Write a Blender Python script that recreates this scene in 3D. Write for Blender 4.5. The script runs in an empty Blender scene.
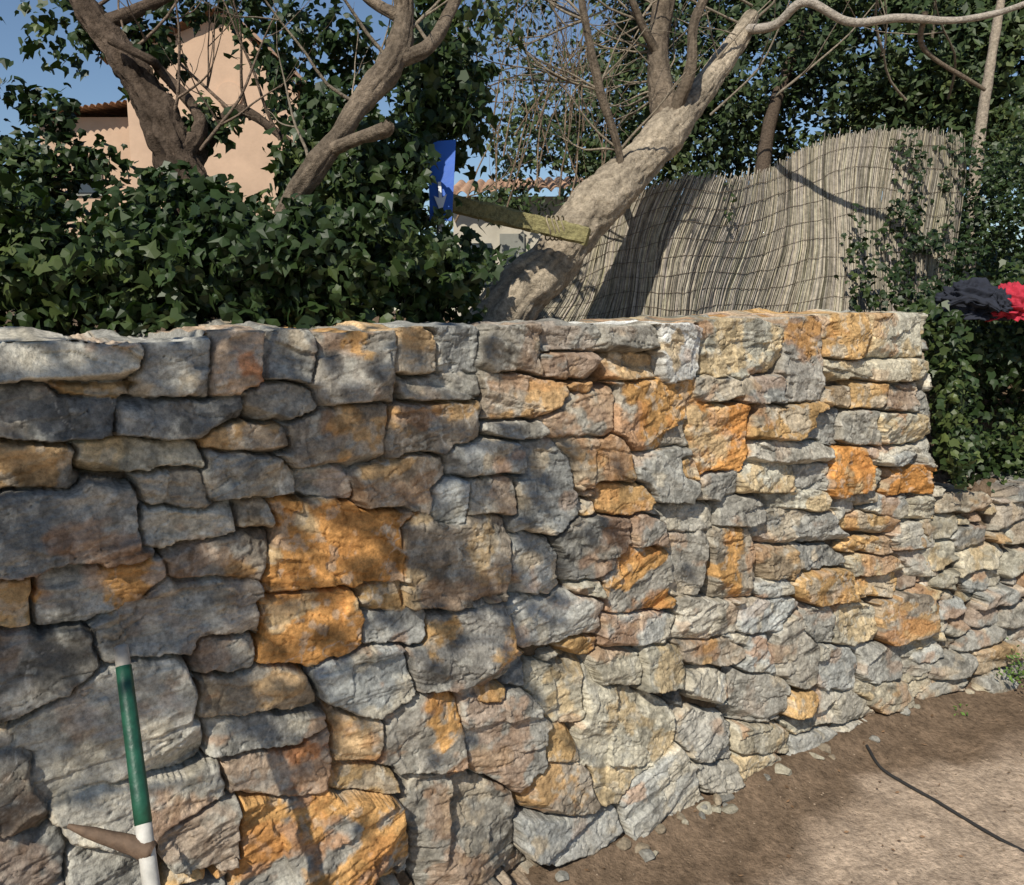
import bpy, math, random, bmesh
import numpy as np
from mathutils import Vector
random.seed(7); rng=np.random.default_rng(7)
sc=bpy.context.scene
# ---------------------------------------------------------------- camera
CAM=np.array([0,0,1.6]); F=850.0; PITCH=math.atan(132.5/F)
fw=np.array([0,math.cos(PITCH),-math.sin(PITCH)]); up=np.array([0,math.sin(PITCH),math.cos(PITCH)]); rt=np.array([1.0,0,0])
def ray(u,v): return fw+rt*(u-512)/F-up*(v-442.5)/F
def pt(u,v,d): return CAM+ray(u,v)*d
def ground_hit(u,v):
    r=ray(u,v); return CAM+r*(-CAM[2]/r[2])
cam=bpy.data.objects.new("camera",bpy.data.cameras.new("camera")); sc.collection.objects.link(cam)
cam.location=CAM; cam.rotation_euler=(math.pi/2-PITCH,0,0)
cam.data.sensor_width=36; cam.data.lens=F/1024*36; cam.data.clip_start=0.02; cam.data.clip_end=600
sc.camera=cam
# ---------------------------------------------------------------- light
sd=np.array([-0.38,-0.925]); sd/=np.linalg.norm(sd); EL=math.radians(43)
SUN=np.array([sd[0]*math.cos(EL),sd[1]*math.cos(EL),math.sin(EL)])
sl=bpy.data.lights.new("sun","SUN"); sl.energy=5.0; sl.angle=math.radians(0.5); sl.color=(1,0.94,0.83)
so=bpy.data.objects.new("sun",sl); sc.collection.objects.link(so)
so.rotation_euler=Vector(-SUN).to_track_quat('-Z','Y').to_euler(); so.location=(0,-5,8)
w=bpy.data.worlds.new("World"); sc.world=w; w.use_nodes=True
nt=w.node_tree; bg=nt.nodes["Background"]; sky=nt.nodes.new("ShaderNodeTexSky"); sky.sky_type='NISHITA'
sky.sun_disc=False; sky.sun_elevation=EL; sky.sun_rotation=math.atan2(sd[0],sd[1]); sky.air_density=1.0; sky.dust_density=0.2; sky.ozone_density=3.0
nt.links.new(sky.outputs[0],bg.inputs[0]); bg.inputs[1].default_value=0.095
sc.view_settings.view_transform='Standard'; sc.view_settings.look='None'; sc.view_settings.exposure=0
# ---------------------------------------------------------------- noise
def _h(ix,iy,iz,seed):
    n=(ix.astype(np.int64)*374761393+iy.astype(np.int64)*668265263+iz.astype(np.int64)*2147483647+seed*1274126177)&0xffffffff
    n=((n^(n>>13))*1274126177)&0xffffffff; n=((n^(n>>16))*2246822519)&0xffffffff; n=n^(n>>15)
    return (n&0xffffff)/float(0xffffff)
def vn2(x,y,seed=0):
    x=np.asarray(x,float);y=np.asarray(y,float)
    ix=np.floor(x);iy=np.floor(y);fx=x-ix;fy=y-iy;fx=fx*fx*(3-2*fx);fy=fy*fy*(3-2*fy);z=np.zeros_like(ix)
    a=_h(ix,iy,z,seed);b=_h(ix+1,iy,z,seed);c=_h(ix,iy+1,z,seed);d=_h(ix+1,iy+1,z,seed)
    return (a+(b-a)*fx)*(1-fy)+(c+(d-c)*fx)*fy
def fbm2(x,y,seed=0,o=4):
    s=0;a=1;t=0
    for i in range(o): 
        s=s+a*vn2(x*2**i+i*17.3,y*2**i-i*9.1,seed+i);t+=a;a*=.5
    return s/t
def facet2(x,y,seed,g=.9,al=.55):
    ix=np.floor(x);iy=np.floor(y);best=np.full(x.shape,9.);z=np.zeros_like(ix)
    for a in (-1,0,1):
        for b in (-1,0,1):
            cx=ix+a;cy=iy+b; px=cx+.1+.8*_h(cx,cy,z,seed);py=cy+.1+.8*_h(cx,cy,z,seed+1)
            gx=(_h(cx,cy,z,seed+2)-.5)*2*g;gy=(_h(cx,cy,z,seed+3)-.5)*2*g;dx=x-px;dy=y-py
            best=np.minimum(best,_h(cx,cy,z,seed+4)*.6+gx*dx+gy*dy+al*(dx*dx+dy*dy))
    return best
def vn3(x,y,z,seed=0):
    ix=np.floor(x);iy=np.floor(y);iz=np.floor(z);fx=x-ix;fy=y-iy;fz=z-iz
    fx=fx*fx*(3-2*fx);fy=fy*fy*(3-2*fy);fz=fz*fz*(3-2*fz)
    def L(a,b,t): return a+(b-a)*t
    def pl(k): return L(L(_h(ix,iy,iz+k,seed),_h(ix+1,iy,iz+k,seed),fx),L(_h(ix,iy+1,iz+k,seed),_h(ix+1,iy+1,iz+k,seed),fx),fy)
    return L(pl(0),pl(1),fz)
def sstep(a,b,x): t=np.clip((x-a)/(b-a),0,1); return t*t*(3-2*t)
# ---------------------------------------------------------------- mesh helper
def mesh_np(name,V,Fc,mat=None,col=None,smooth=True,parent=None):
    V=np.asarray(V,np.float32); Fc=np.asarray(Fc,np.int32); k=Fc.shape[1]
    me=bpy.data.meshes.new(name); me.vertices.add(len(V)); me.vertices.foreach_set("co",V.ravel())
    me.loops.add(Fc.size); me.loops.foreach_set("vertex_index",Fc.ravel())
    me.polygons.add(len(Fc)); me.polygons.foreach_set("loop_start",np.arange(0,Fc.size,k,dtype=np.int32))
    me.polygons.foreach_set("use_smooth",np.full(len(Fc),smooth))
    me.update(calc_edges=True); me.validate()
    if col is not None:
        a=me.attributes.new("col",'FLOAT_COLOR','POINT'); c=np.ones((len(V),4),np.float32); c[:,:3]=col; a.data.foreach_set("color",c.ravel())
    ob=bpy.data.objects.new(name,me); sc.collection.objects.link(ob)
    if mat: me.materials.append(mat)
    if parent: ob.parent=parent
    return ob
def empty(name,loc=(0,0,0)):
    e=bpy.data.objects.new(name,None); sc.collection.objects.link(e); return e
class MB:
    def __init__(s): s.V=[];s.F=[];s.C=[];s.n=0
    def add(s,V,Fq,col=None):
        V=np.asarray(V,float); s.V.append(V); s.F.append(np.asarray(Fq)+s.n); s.n+=len(V)
        s.C.append(np.tile(np.array(col if col is not None else (.5,.5,.5)),(len(V),1)) if (col is None or np.ndim(col)==1) else col)
    def done(s,name,mat,smooth=True,parent=None):
        return mesh_np(name,np.vstack(s.V),np.vstack(s.F),mat,np.vstack(s.C),smooth,parent)
def catmull(P,sub):
    P=np.asarray(P,float); Q=np.vstack([2*P[0]-P[1],P,2*P[-1]-P[-2]]); out=[]
    for i in range(1,len(Q)-2):
        for t in np.linspace(0,1,sub,endpoint=False):
            out.append(.5*((2*Q[i])+(-Q[i-1]+Q[i+1])*t+(2*Q[i-1]-5*Q[i]+4*Q[i+1]-Q[i+2])*t*t+(-Q[i-1]+3*Q[i]-3*Q[i+1]+Q[i+2])*t**3))
    out.append(Q[-2]); return np.array(out)
def tube(mb,P,R,seg=8,sub=5,bark=0.0,freq=8,col=None,seed=0):
    A=np.hstack([np.asarray(P,float),np.asarray(R,float)[:,None]]); A=catmull(A,sub) if sub>1 else A
    C=A[:,:3]; r=np.maximum(A[:,3],.0005); T=np.gradient(C,axis=0); T/=np.linalg.norm(T,axis=1)[:,None]+1e-9
    a=np.cross(T[0],[.3,.9,.2]); a/=np.linalg.norm(a)+1e-9; N=[a]
    for i in range(1,len(C)):
        b=N[-1]-T[i]*np.dot(N[-1],T[i]); N.append(b/(np.linalg.norm(b)+1e-9))
    N=np.array(N);B=np.cross(T,N); th=np.linspace(0,2*np.pi,seg,endpoint=False)
    D=N[:,None]*np.cos(th)[None,:,None]+B[:,None]*np.sin(th)[None,:,None]
    V=C[:,None]+D*r[:,None,None]
    cc=None
    if bark>0:
        q=V*freq; nn=vn3(q[...,0],q[...,1],q[...,2],seed)-.5+.5*(vn3(q[...,0]*2.7,q[...,1]*2.7,q[...,2]*2.7,seed+1)-.5)
        if seg>=14 and col is not None:
            L=np.cumsum(np.r_[0,np.linalg.norm(np.diff(C,axis=0),axis=1)])
            def st(f,g,sd_): return 1-np.abs(vn3(np.cos(th)[None]*f+L[:,None]*0,np.sin(th)[None]*f+L[:,None]*0,L[:,None]*g+th[None]*0,sd_)-.5)*4
            fur=np.clip(st(4,7,seed+3),0,1)**2; fu2=np.clip(st(9,22,seed+5),0,1)**2; nn=nn-.45*fur-.3*fu2
            pt_=vn3(q[...,0]*.8,q[...,1]*.8,q[...,2]*.8,seed+9)*.6+.4*vn3(q[...,0]*4,q[...,1]*4,q[...,2]*4,seed+11); base=np.array(col)
            cc=(base*(.5+1.05*pt_-.28*fur-.2*fu2)[...,None]).clip(.02,1).reshape(-1,3)
        V=V+D*(r[:,None]*bark*nn*2)[...,None]
    m=len(C); I=np.arange((m-1)*seg).reshape(m-1,seg); J=np.roll(I,-1,axis=1)
    mb.add(V.reshape(-1,3),np.stack([I,J,J+seg,I+seg],-1).reshape(-1,4),cc if cc is not None else col)
# ---------------------------------------------------------------- materials
def mat_new(name):
    m=bpy.data.materials.new(name); m.use_nodes=True; n=m.node_tree; return m,n,n.nodes["Principled BSDF"]
def nz(n,scale,detail=5,rough=.6,coord=None):
    t=n.nodes.new("ShaderNodeTexNoise"); t.inputs["Scale"].default_value=scale; t.inputs["Detail"].default_value=detail; t.inputs["Roughness"].default_value=rough
    if coord is None:
        c=n.nodes.new("ShaderNodeTexCoord"); n.links.new(c.outputs["Object"],t.inputs["Vector"])
    else: n.links.new(coord,t.inputs["Vector"])
    return t
def ramp(n,inp,stops):
    r=n.nodes.new("ShaderNodeValToRGB"); n.links.new(inp,r.inputs[0]); e=r.color_ramp.elements
    while len(e)<len(stops): e.new(.5)
    for i,(p,c) in enumerate(stops): e[i].position=p; e[i].color=(*c,1) if len(c)==3 else c
    return r
def mixc(n,a,b,fac,mode='MIX'):
    m=n.nodes.new("ShaderNodeMix"); m.data_type='RGBA'; m.blend_type=mode
    for s,v in ((m.inputs[6],a),(m.inputs[7],b),(m.inputs[0],fac)):
        if isinstance(v,(tuple,float,int)): s.default_value=(*v,1) if isinstance(v,tuple) else v
        else: n.links.new(v,s)
    return m.outputs[2]
def bump(n,bs,h,strength,dist):
    b=n.nodes.new("ShaderNodeBump"); b.inputs["Strength"].default_value=strength; b.inputs["Distance"].default_value=dist
    n.links.new(h,b.inputs["Height"]); n.links.new(b.outputs[0],bs.inputs["Normal"]); return b
def attr_mat(name,rough=.9,sc1=30,lo=.7,hi=1.3,bstr=.5,bdist=.004,bscale=120,spec=.2,det=4):
    m,n,bs=mat_new(name); at=n.nodes.new("ShaderNodeAttribute"); at.attribute_name="col"
    t=nz(n,sc1,det,.75); r=ramp(n,t.outputs[0],[(.3,(lo,)*3),(.7,(hi,)*3)])
    c=mixc(n,at.outputs["Color"],r.outputs[0],1.0,'MULTIPLY'); n.links.new(c,bs.inputs["Base Color"])
    bs.inputs["Roughness"].default_value=rough; bs.inputs["Specular IOR Level"].default_value=spec
    t2=nz(n,bscale,det,.75); bump(n,bs,t2.outputs[0],bstr,bdist); return m
M_stone=attr_mat("limestone",1.0,90,.60,1.44,.9,.0045,110,.05)
M_bark=attr_mat("bark",.95,60,.5,1.4,1,.012,80,.1)
M_reed=attr_mat("reed",.7,40,.7,1.25,.3,.001,200,det=2)
def leaf_mat(name,rough=.4,trans=.2,spec=.3):
    m,n,bs=mat_new(name); at=n.nodes.new("ShaderNodeAttribute"); at.attribute_name="col"
    n.links.new(at.outputs["Color"],bs.inputs["Base Color"]); bs.inputs["Roughness"].default_value=rough; bs.inputs["Specular IOR Level"].default_value=spec
    if trans>0:
        tr=n.nodes.new("ShaderNodeBsdfTranslucent"); c=mixc(n,at.outputs["Color"],(1.0,1.6,.4),1.0,'MULTIPLY'); n.links.new(c,tr.inputs[0])
        mx=n.nodes.new("ShaderNodeMixShader"); mx.inputs[0].default_value=trans
        n.links.new(bs.outputs[0],mx.inputs[1]); n.links.new(tr.outputs[0],mx.inputs[2]); n.links.new(mx.outputs[0],n.nodes["Material Output"].inputs[0])
    return m
M_ivy=leaf_mat("ivy_leaf",.45,.10,.3); M_leaf=leaf_mat("tree_leaf",.55,0,.3)
def plain(name,c,rough=.6,var=.2,scale=15,b=.2,bd=.003,bsc=60,metal=0):
    m,n,bs=mat_new(name); t=nz(n,scale,5,.65)
    r=ramp(n,t.outputs[0],[(.3,tuple(x*(1-var) for x in c)),(.7,tuple(x*(1+var) for x in c))])
    n.links.new(r.outputs[0],bs.inputs["Base Color"]); bs.inputs["Roughness"].default_value=rough; bs.inputs["Metallic"].default_value=metal
    t2=nz(n,bsc,4,.6); bump(n,bs,t2.outputs[0],b,bd); return m
# ---------------------------------------------------------------- wall frames
class WF:
    def __init__(s,g0,g1,batter):
        s.B=g0.copy(); s.B[2]=0; d=(g1-g0); d[2]=0; s.e=d/np.linalg.norm(d); s.n=np.array([s.e[1],-s.e[0],0]); s.bt=batter
        s.N=s.n+np.array([0,0,batter])
    def hit(s,u,v):
        r=ray(u,v); t=np.dot(s.B-CAM,s.N)/np.dot(r,s.N); p=CAM+r*t; return p,t
    def sh(s,u,v):
        p,t=s.hit(u,v); return np.array([np.dot(p-s.B,s.e),p[2]])
A=WF(ground_hit(640,850),ground_hit(900,722),.06)
Bw=WF(ground_hit(905,716),ground_hit(1024,690),.10)
STA=[ # x0,y0,x1,y1,class,rot,protrusion
(-60,344,143,383,'l',0,.02),(143,338,215,400,'g',0,0),(215,326,268,395,'q',3,.015),(268,328,322,383,'g',-4,0),(320,328,400,410,'m',2,.01),(394,328,440,378,'t',5,0),
(437,326,487,375,'g',0,0),(488,327,545,370,'g',0,0),(57,382,130,400,'o',2,0),(-60,388,120,443,'d',0,.015),(122,398,245,438,'d',-2,.01),(247,385,325,422,'g',0,0),
(402,374,487,403,'g',0,0),(486,377,572,420,'u',0,.015),(546,326,603,350,'g',0,0),(547,353,603,378,'g',0,0),(604,324,660,351,'g',0,0),(604,355,660,381,'t',0,0),
(662,326,706,384,'w',-4,.015),(706,322,790,376,'b',0,0),(791,318,830,403,'m',0,0),(831,313,874,358,'o',0,.01),(875,312,930,357,'b',0,0),
(-40,443,78,492,'u',5,0),(80,441,206,473,'b',0,0),(210,425,290,456,'u',0,0),(290,404,392,470,'u',-3,.01),(394,402,486,455,'u',-3,.01),(486,423,545,440,'g',0,0),
(547,394,616,440,'g',-5,0),(618,383,697,455,'p',0,.01),(694,405,754,472,'r',0,.01),(700,378,743,403,'g',0,0),(757,405,835,440,'o',-2,.01),(747,377,790,402,'g',0,0),
(-40,495,143,575,'d',-6,.02),(143,474,213,515,'t',0,0),(207,456,300,500,'g',2,.01),(300,469,356,502,'l',0,0),(145,506,242,545,'l',-4,.01),(244,502,278,533,'t',0,0),
(278,502,413,592,'r',-2,.015),(358,458,450,513,'u',-12,.015),(452,442,530,478,'g',0,0),(432,480,470,530,'l',0,0),(470,475,522,518,'g',0,0),(518,445,578,535,'g',12,.015),
(568,433,634,487,'t',0,.01),(602,483,658,514,'o',0,0),(639,446,696,502,'l',-10,0),(-30,577,32,630,'o',0,0),(35,563,173,620,'p',-3,.01),(177,538,273,582,'u',-3,0),
(260,595,362,665,'r',-4,.015),(97,582,270,650,'g',-6,.02),(404,514,513,603,'v',-4,.015),(514,541,566,605,'g',10,0),(560,521,633,578,'d',0,0),
(-40,629,93,710,'d',-2,.02),(195,632,258,678,'g',0,0),(362,583,408,615,'o',0,0),(366,613,430,648,'g',0,0),(328,651,414,717,'l',0,.01),(414,616,518,688,'m',-10,.015),
(200,673,312,714,'t',-3,.01),(514,594,606,643,'l',-3,0),(607,549,679,611,'p',0,.01),(25,667,200,783,'l',-3,.03),(65,772,222,832,'l',-4,.035),(217,721,328,755,'l',0,.015),
(332,719,382,767,'t',0,.01),(384,696,468,776,'p',0,.015),(227,742,332,798,'q',-8,.015),(-40,745,36,820,'d',0,.03),(-40,822,62,900,'d',0,.035),(150,800,240,860,'l',0,.03),
(238,797,408,890,'p',-8,.03),(332,770,400,798,'o',0,.0),(464,694,553,788,'g',0,.01),(535,668,596,726,'b',0,0),(582,697,674,798,'b',10,.015),(412,764,518,890,'g',-8,.015),
(547,731,581,767,'o',0,0),(530,764,600,820,'u',-4,.01),(626,754,701,828,'l',-10,.01),(522,817,620,860,'g',-5,.015),(64,842,150,900,'l',0,.03),
(830,361,872,379,'b',0,0),(874,360,930,381,'b',0,0),(857,383,889,409,'o',0,0),(891,385,918,411,'g',0,0),(918,392,950,433,'g',0,0),(836,448,873,496,'r',0,.01),
(702,473,741,499,'g',0,0),(747,465,800,494,'b',0,0),(758,442,832,463,'l',0,0),(657,506,724,534,'l',0,0),(726,498,774,527,'g',0,0),(778,493,830,511,'b',0,0),(897,468,932,497,'r',0,.01),
(762,514,844,544,'g',0,0),(849,512,899,533,'o',0,0),(674,534,714,597,'g',0,0),(718,529,759,594,'p',0,.01),(764,549,799,579,'t',0,0),(802,549,849,569,'g',0,0),(854,540,897,555,'o',0,0),
(802,574,857,605,'o',-3,.01),(884,600,919,642,'u',0,.01),(684,602,739,637,'l',0,0),(608,616,679,647,'l',0,0),(567,639,604,659,'o',0,0),(602,656,645,689,'b',0,0),(650,650,689,689,'b',0,0),
(692,642,774,667,'u',0,0),(744,602,797,635,'l',0,0),(779,612,821,681,'g',4,0),(820,649,859,689,'l',14,0),(692,674,733,704,'l',0,0),(738,677,787,721,'g',0,0),(792,692,817,715,'o',0,0),
(822,694,879,723,'l',0,0),(684,717,737,764,'g',0,0),(742,729,797,754,'b',0,0),(864,647,901,681,'l',0,0),(508,660,533,689,'g',0,0),(474,684,507,705,'o',0,0),
(800,408,850,444,'g',0,0),(838,412,880,446,'l',0,0),(882,414,930,444,'b',0,0),(876,447,918,466,'l',0,0),(920,436,950,470,'l',0,0),(802,466,832,490,'g',0,0),(875,498,915,520,'l',0,0),(905,500,945,524,'b',0,0),
(900,527,945,552,'l',0,0),(860,558,905,578,'b',0,0),(907,555,945,580,'l',0,0),(800,608,838,645,'l',0,0),(840,608,882,645,'b',0,0),(859,580,900,600,'o',0,0),(921,585,952,610,'l',0,0),(921,613,952,650,'b',0,0),(900,646,940,680,'l',0,0),
(740,638,778,672,'l',0,0),(860,684,905,712,'b',0,0),(700,766,738,796,'l',0,0),(740,757,786,782,'b',0,0),(790,735,838,760,'l',0,0),(636,516,672,546,'g',0,0),(580,582,606,600,'b',0,0),(678,456,700,482,'o',0,0)]
CLS={'g':((.325,.31,.27),(.42,.36,.27),.24),'d':((.215,.205,.18),(.32,.29,.24),.22),'l':((.41,.395,.345),(.50,.455,.36),.33),'w':((.64,.61,.54),(.52,.42,.28),.25),
'b':((.44,.40,.305),(.52,.41,.25),.35),'t':((.385,.315,.225),(.48,.33,.18),.35),'m':((.34,.31,.26),(.52,.33,.15),.40),'p':((.37,.33,.265),(.54,.31,.12),.50),'u':((.33,.27,.20),(.46,.30,.15),.42),'v':((.33,.28,.215),(.43,.32,.19),.3),
'o':((.50,.33,.155),(.46,.38,.27),.36),'r':((.54,.27,.09),(.56,.40,.22),.36),'q':((.44,.34,.25),(.50,.24,.12),.33)}
def stones_from_px(W,L):
    out=[]
    for x0,y0,x1,y1,c,rot,pr in L:
        cx,cy=(x0+x1)/2,(y0+y1)/2; o=W.sh(cx,cy); R=math.radians(rot); ca,sa=math.cos(R),math.sin(R)
        hx,hy=(x1-x0)/2,(y1-y0)/2
        a=(W.sh(cx+hx*ca,cy+hx*sa)-W.sh(cx-hx*ca,cy-hx*sa))/2; b=(W.sh(cx+hy*sa,cy-hy*ca)-W.sh(cx-hy*sa,cy+hy*ca))/2
        out.append((o,a,b,c,pr))
    return out
def fill(st,s0,s1,h0,topf,sizes,clsf,seed):
    r=np.random.default_rng(seed); boxes=[(o[0],o[1],abs(a[0])+abs(b[0])*.4,abs(b[1])+abs(a[1])*.25) for o,a,b,c,p in st]
    for (wmin,wmax,hmin,hmax,tries,ov) in sizes:
        for _ in range(tries):
            hw=r.uniform(wmin,wmax)/2; hh=r.uniform(hmin,hmax)/2; s=r.uniform(s0,s1); h=r.uniform(h0,topf(s)-hh)
            bb=np.array(boxes) if boxes else np.zeros((0,4))
            ox=np.minimum(s+hw,bb[:,0]+bb[:,2])-np.maximum(s-hw,bb[:,0]-bb[:,2]); oy=np.minimum(h+hh,bb[:,1]+bb[:,3])-np.maximum(h-hh,bb[:,1]-bb[:,3])
            if len(bb) and np.any((ox>0)&(oy>0)&(np.maximum(ox,0)*np.maximum(oy,0)>ov*np.minimum(4*hw*hh,4*bb[:,2]*bb[:,3]))): continue
            rot=r.normal(0,.04); st.append((np.array([s,h]),np.array([hw,hw*rot]),np.array([-hh*rot,hh]),clsf(s,h,r),r.uniform(-.018,.010))); boxes.append((s,h,hw,hh))
    return st
def build_wall(name,W,s0,s1,H,step,st,s_end,seed,topf,gap=.06,bulge=None,dim=1.0):
    r=np.random.default_rng(seed); N=len(st); ns=int((s1-s0)/step)+1; hmin=-.06; nh=int((H-hmin)/step)+1
    S,Hh=np.meshgrid(s0+np.arange(ns)*step,hmin+np.arange(nh)*step)
    Sw=S+.008*(fbm2(S*7,Hh*7,seed+1,3)-.5)+.010*(fbm2(S*45,Hh*45,seed+2,3)-.5)+.010*(facet2(S*18,Hh*18,seed+40)-.2); Hw=Hh+.008*(fbm2(S*7,Hh*7,seed+3,3)-.5)+.009*(fbm2(S*45,Hh*45,seed+4,3)-.5)+.009*(facet2(S*18,Hh*18,seed+50)-.2)
    d1=np.full(S.shape,9.);lab=np.full(S.shape,-1);P=np.zeros(S.shape);Q=np.zeros(S.shape)
    for i,(o,a,b,c,pr) in enumerate(st):
        ex=(abs(a[0])+abs(b[0]))*1.6+.03; ey=(abs(a[1])+abs(b[1]))*1.6+.03
        j0=max(0,int((o[0]-ex-s0)/step));j1=min(ns,int((o[0]+ex-s0)/step)+1);i0=max(0,int((o[1]-ey-hmin)/step));i1=min(nh,int((o[1]+ey-hmin)/step)+1)
        if j1<=j0 or i1<=i0: continue
        Mi=np.linalg.inv(np.array([a,b]).T); X=Sw[i0:i1,j0:j1]-o[0];Y=Hw[i0:i1,j0:j1]-o[1]
        p=Mi[0,0]*X+Mi[0,1]*Y;q=Mi[1,0]*X+Mi[1,1]*Y
        k1,k2,k3=r.uniform(-.2,.2,3); p2=p*(1+.8*k1*q)+k3*.8*q;q2=q*(1+k2*p)
        k=24; d=(np.abs(p2)**k+np.abs(q2)**k)**(1/k)
        for _ in range(4):
            t=r.uniform(0,2*np.pi); cc,ss=np.cos(t),np.sin(t); d=np.maximum(d,(p2*cc+q2*ss)/r.uniform(1.02,1.55))
        sub=d1[i0:i1,j0:j1]; m=d<sub; sub[m]=d[m]; lab[i0:i1,j0:j1][m]=i; P[i0:i1,j0:j1][m]=p[m]; Q[i0:i1,j0:j1][m]=q[m]
    tj=r.uniform(-.007,.009,N)
    TOP=topf(S)+.008*(fbm2(S*5,S*0,seed+60,3)-.5)+tj[np.maximum(lab,0)]
    valid=(lab>=0)&(d1<1.15)&(Hh<TOP); top=np.where(valid.any(0),nh-1-np.argmax(valid[::-1],0),0)
    lab[d1>1.20]=-1
    R=6; dist=np.full(S.shape,float(R+1)); offs=sorted([(math.hypot(a,b),a,b) for a in range(-R,R+1) for b in range(0,R+1) if 0<math.hypot(a,b)<=R])
    for rr,di,dj in offs:
        for (y,x) in ((di,dj),(-di,-dj)):
            ya,yb=max(0,-y),min(nh,nh-y); xa,xb=max(0,-x),min(ns,ns-x)
            sl=dist[ya:yb,xa:xb]; m=(lab[ya:yb,xa:xb]!=lab[ya+y:yb+y,xa+x:xb+x])&(sl>rr); sl[m]=rr
    e=(dist-.5)*step
    li=np.maximum(lab,0)
    def per(lo,hi): return r.uniform(lo,hi,N)[li]
    z0=np.array([x[4] for x in st])[li]+per(-.017,.017); z=z0+P*per(-.013,.013)+Q*per(-.014,.006)
    for _ in range(3):
        t=r.uniform(0,2*np.pi,N);g=r.uniform(.04,.12,N);c=r.uniform(.65,1.4,N)*g
        z=np.minimum(z,z0+c[li]-(P*np.cos(t)[li]+Q*np.sin(t)[li])*g[li])
    ox=per(0,300);oy=per(0,300);tt=per(-.35,.35); Sr=S*np.cos(tt)+Hh*np.sin(tt);Hr=-S*np.sin(tt)+Hh*np.cos(tt)
    wx_=.03*(fbm2(S*15,Hh*15,seed+70,3)-.5)
    z+=(facet2((Sr+wx_)*6+ox,(Hr+wx_)*12+oy,seed+80,g=1.2,al=.25)-.2)*.014*per(.3,1.4)
    z+=(facet2((Sr+wx_)*22+ox,(Hr-wx_)*48+oy,seed+90,g=1.2,al=.3)-.2)*.0050*per(.3,1.5)
    n1=fbm2(Sr*4+ox,Hr*22+oy,seed+5,5); q=n1*10; fl=np.floor(q); ter=(fl+sstep(.45,.55,q-fl))/10
    z+=(ter-.5)*.030*per(.1,1.2)
    z+=(fbm2(Sr*50+ox,Hr*80+oy,seed+6,4)-.5)*.0055
    rd=1-np.abs(fbm2(Sr*6+oy,Hr*12+ox,seed+7,4)-.5)*2; z-=sstep(.98,.998,rd)*.005
    z+=(vn2(S*170,Hh*170,seed+8)-.5)*.0011
    rad=.0030+.011*fbm2(S*16+ox,Hh*16+oy,seed+9,3)**1.6; gp=gap*(.08+1.9*sstep(.25,.75,fbm2(S*9,Hh*9,seed+10,3))); x=np.clip(1-e/rad,0,1)
    z-=gp*(.12*x+.88*x**2.5)
    z=np.where(lab<0,-.075+.02*fbm2(S*30,Hh*30,3,3),z)
    if bulge is not None: z+=bulge(S,Hh)
    base=np.array([CLS[x[3]][0] for x in st]);pat=np.array([CLS[x[3]][1] for x in st]);amt=np.array([CLS[x[3]][2] for x in st])
    jit=r.uniform(.78,1.15,(N,1))*(1+r.uniform(-.05,.05,(N,1))*np.array([1,0,-1.3])); base=base*jit;amt=np.clip(amt+r.uniform(-.2,.15,N),0,1)
    m=fbm2(Sr*10+oy,Hr*13+ox,seed+11,6); th=.5+(.5-amt[li])*.45; f=sstep(th-.03,th+.05,m)[...,None]
    C=base[li]*(1-f)+pat[li]*f
    m2=fbm2(Sr*34+ox,Hr*60+oy,seed+12,5); C=C*(.60+.80*m2)[...,None]
    m3=fbm2(S*6+oy,Hh*8+ox,seed+42,4); C=C*(.82+.32*sstep(.35,.65,m3))[...,None]
    v=sstep(.975,.997,1-np.abs(fbm2(Sr*8+ox*2,Hr*8,seed+13,4)-.5)*2)*sstep(.45,.6,vn2(S*5+ox,Hh*5,seed+14)); C=C*(1-.5*v[...,None])+np.array([.6,.56,.48])*.5*v[...,None]
    lk=sstep(.60,.66,fbm2(S*34,Hh*34,seed+15,5)); C=C*(1-.4*lk[...,None])+np.array([.50,.48,.41])*.4*lk[...,None]
    dk_=sstep(.60,.68,fbm2(S*24+9,Hh*24,seed+35,5)); C=C*(1-.36*dk_[...,None])
    rs=sstep(.57,.66,fbm2(S*9+3,Hh*11,seed+16,5))*np.clip(amt[li]*1.7,0,1); C=C*(1-.6*rs[...,None])+np.array([.45,.20,.065])*.6*rs[...,None]
    soil=sstep(.004,.0,e)[...,None]*.25; C=C*(1-soil)+np.array([.20,.16,.11])*soil
    C=np.where((lab<0)[...,None],np.array([.12,.09,.06]),C)
    ds=sstep(.25,.0,Hh+.1*fbm2(S*9,Hh*9,9,3))[...,None]*.5; C=(C*(1-ds)+np.array([.34,.28,.20])*ds)*dim
    nf=26
    Z=np.vstack([z,np.zeros((nf,ns))]);HH=np.vstack([Hh,np.zeros((nf,ns))]);C=np.vstack([C,np.zeros((nf,ns,3))]);BK=np.zeros_like(Z)
    rows=np.arange(nh+nf)[:,None]; k=np.clip(rows-top[None,:],0,None); cols=np.arange(ns); ti=np.maximum(top-2,0)
    zt=z[ti,cols];ht=Hh[top,cols];ct=C[ti,cols]; ab=k>0; SS=np.vstack([S,np.repeat(S[:1],nf,0)])
    bk=k*.013; Z=np.where(ab,zt[None],Z); BK=np.where(ab,bk,0)
    bumpy=.03*(facet2(SS*9,bk*9,seed+20)-.3); HH=np.where(ab,ht[None]+bumpy*np.clip(bk*12,0,1)+.002,HH); C=np.where(ab[...,None],ct[None]*(.6+.8*fbm2(SS*30,bk*30,5,3))[...,None],C)
    rr=.07; sb=SS-s_end; ang=np.clip(sb/rr,0,np.pi/2); along=np.where(sb>0,s_end+rr*np.sin(ang),SS); back=np.where(sb>0,rr*(1-np.cos(ang))+np.clip(sb-rr*np.pi/2,0,None),0)
    nx=np.cos(ang);ex=np.sin(ang)
    along=along+ex*Z+.10*sstep(s_end-.25,s_end,SS)*np.clip(1.5-HH,0,2)
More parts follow.
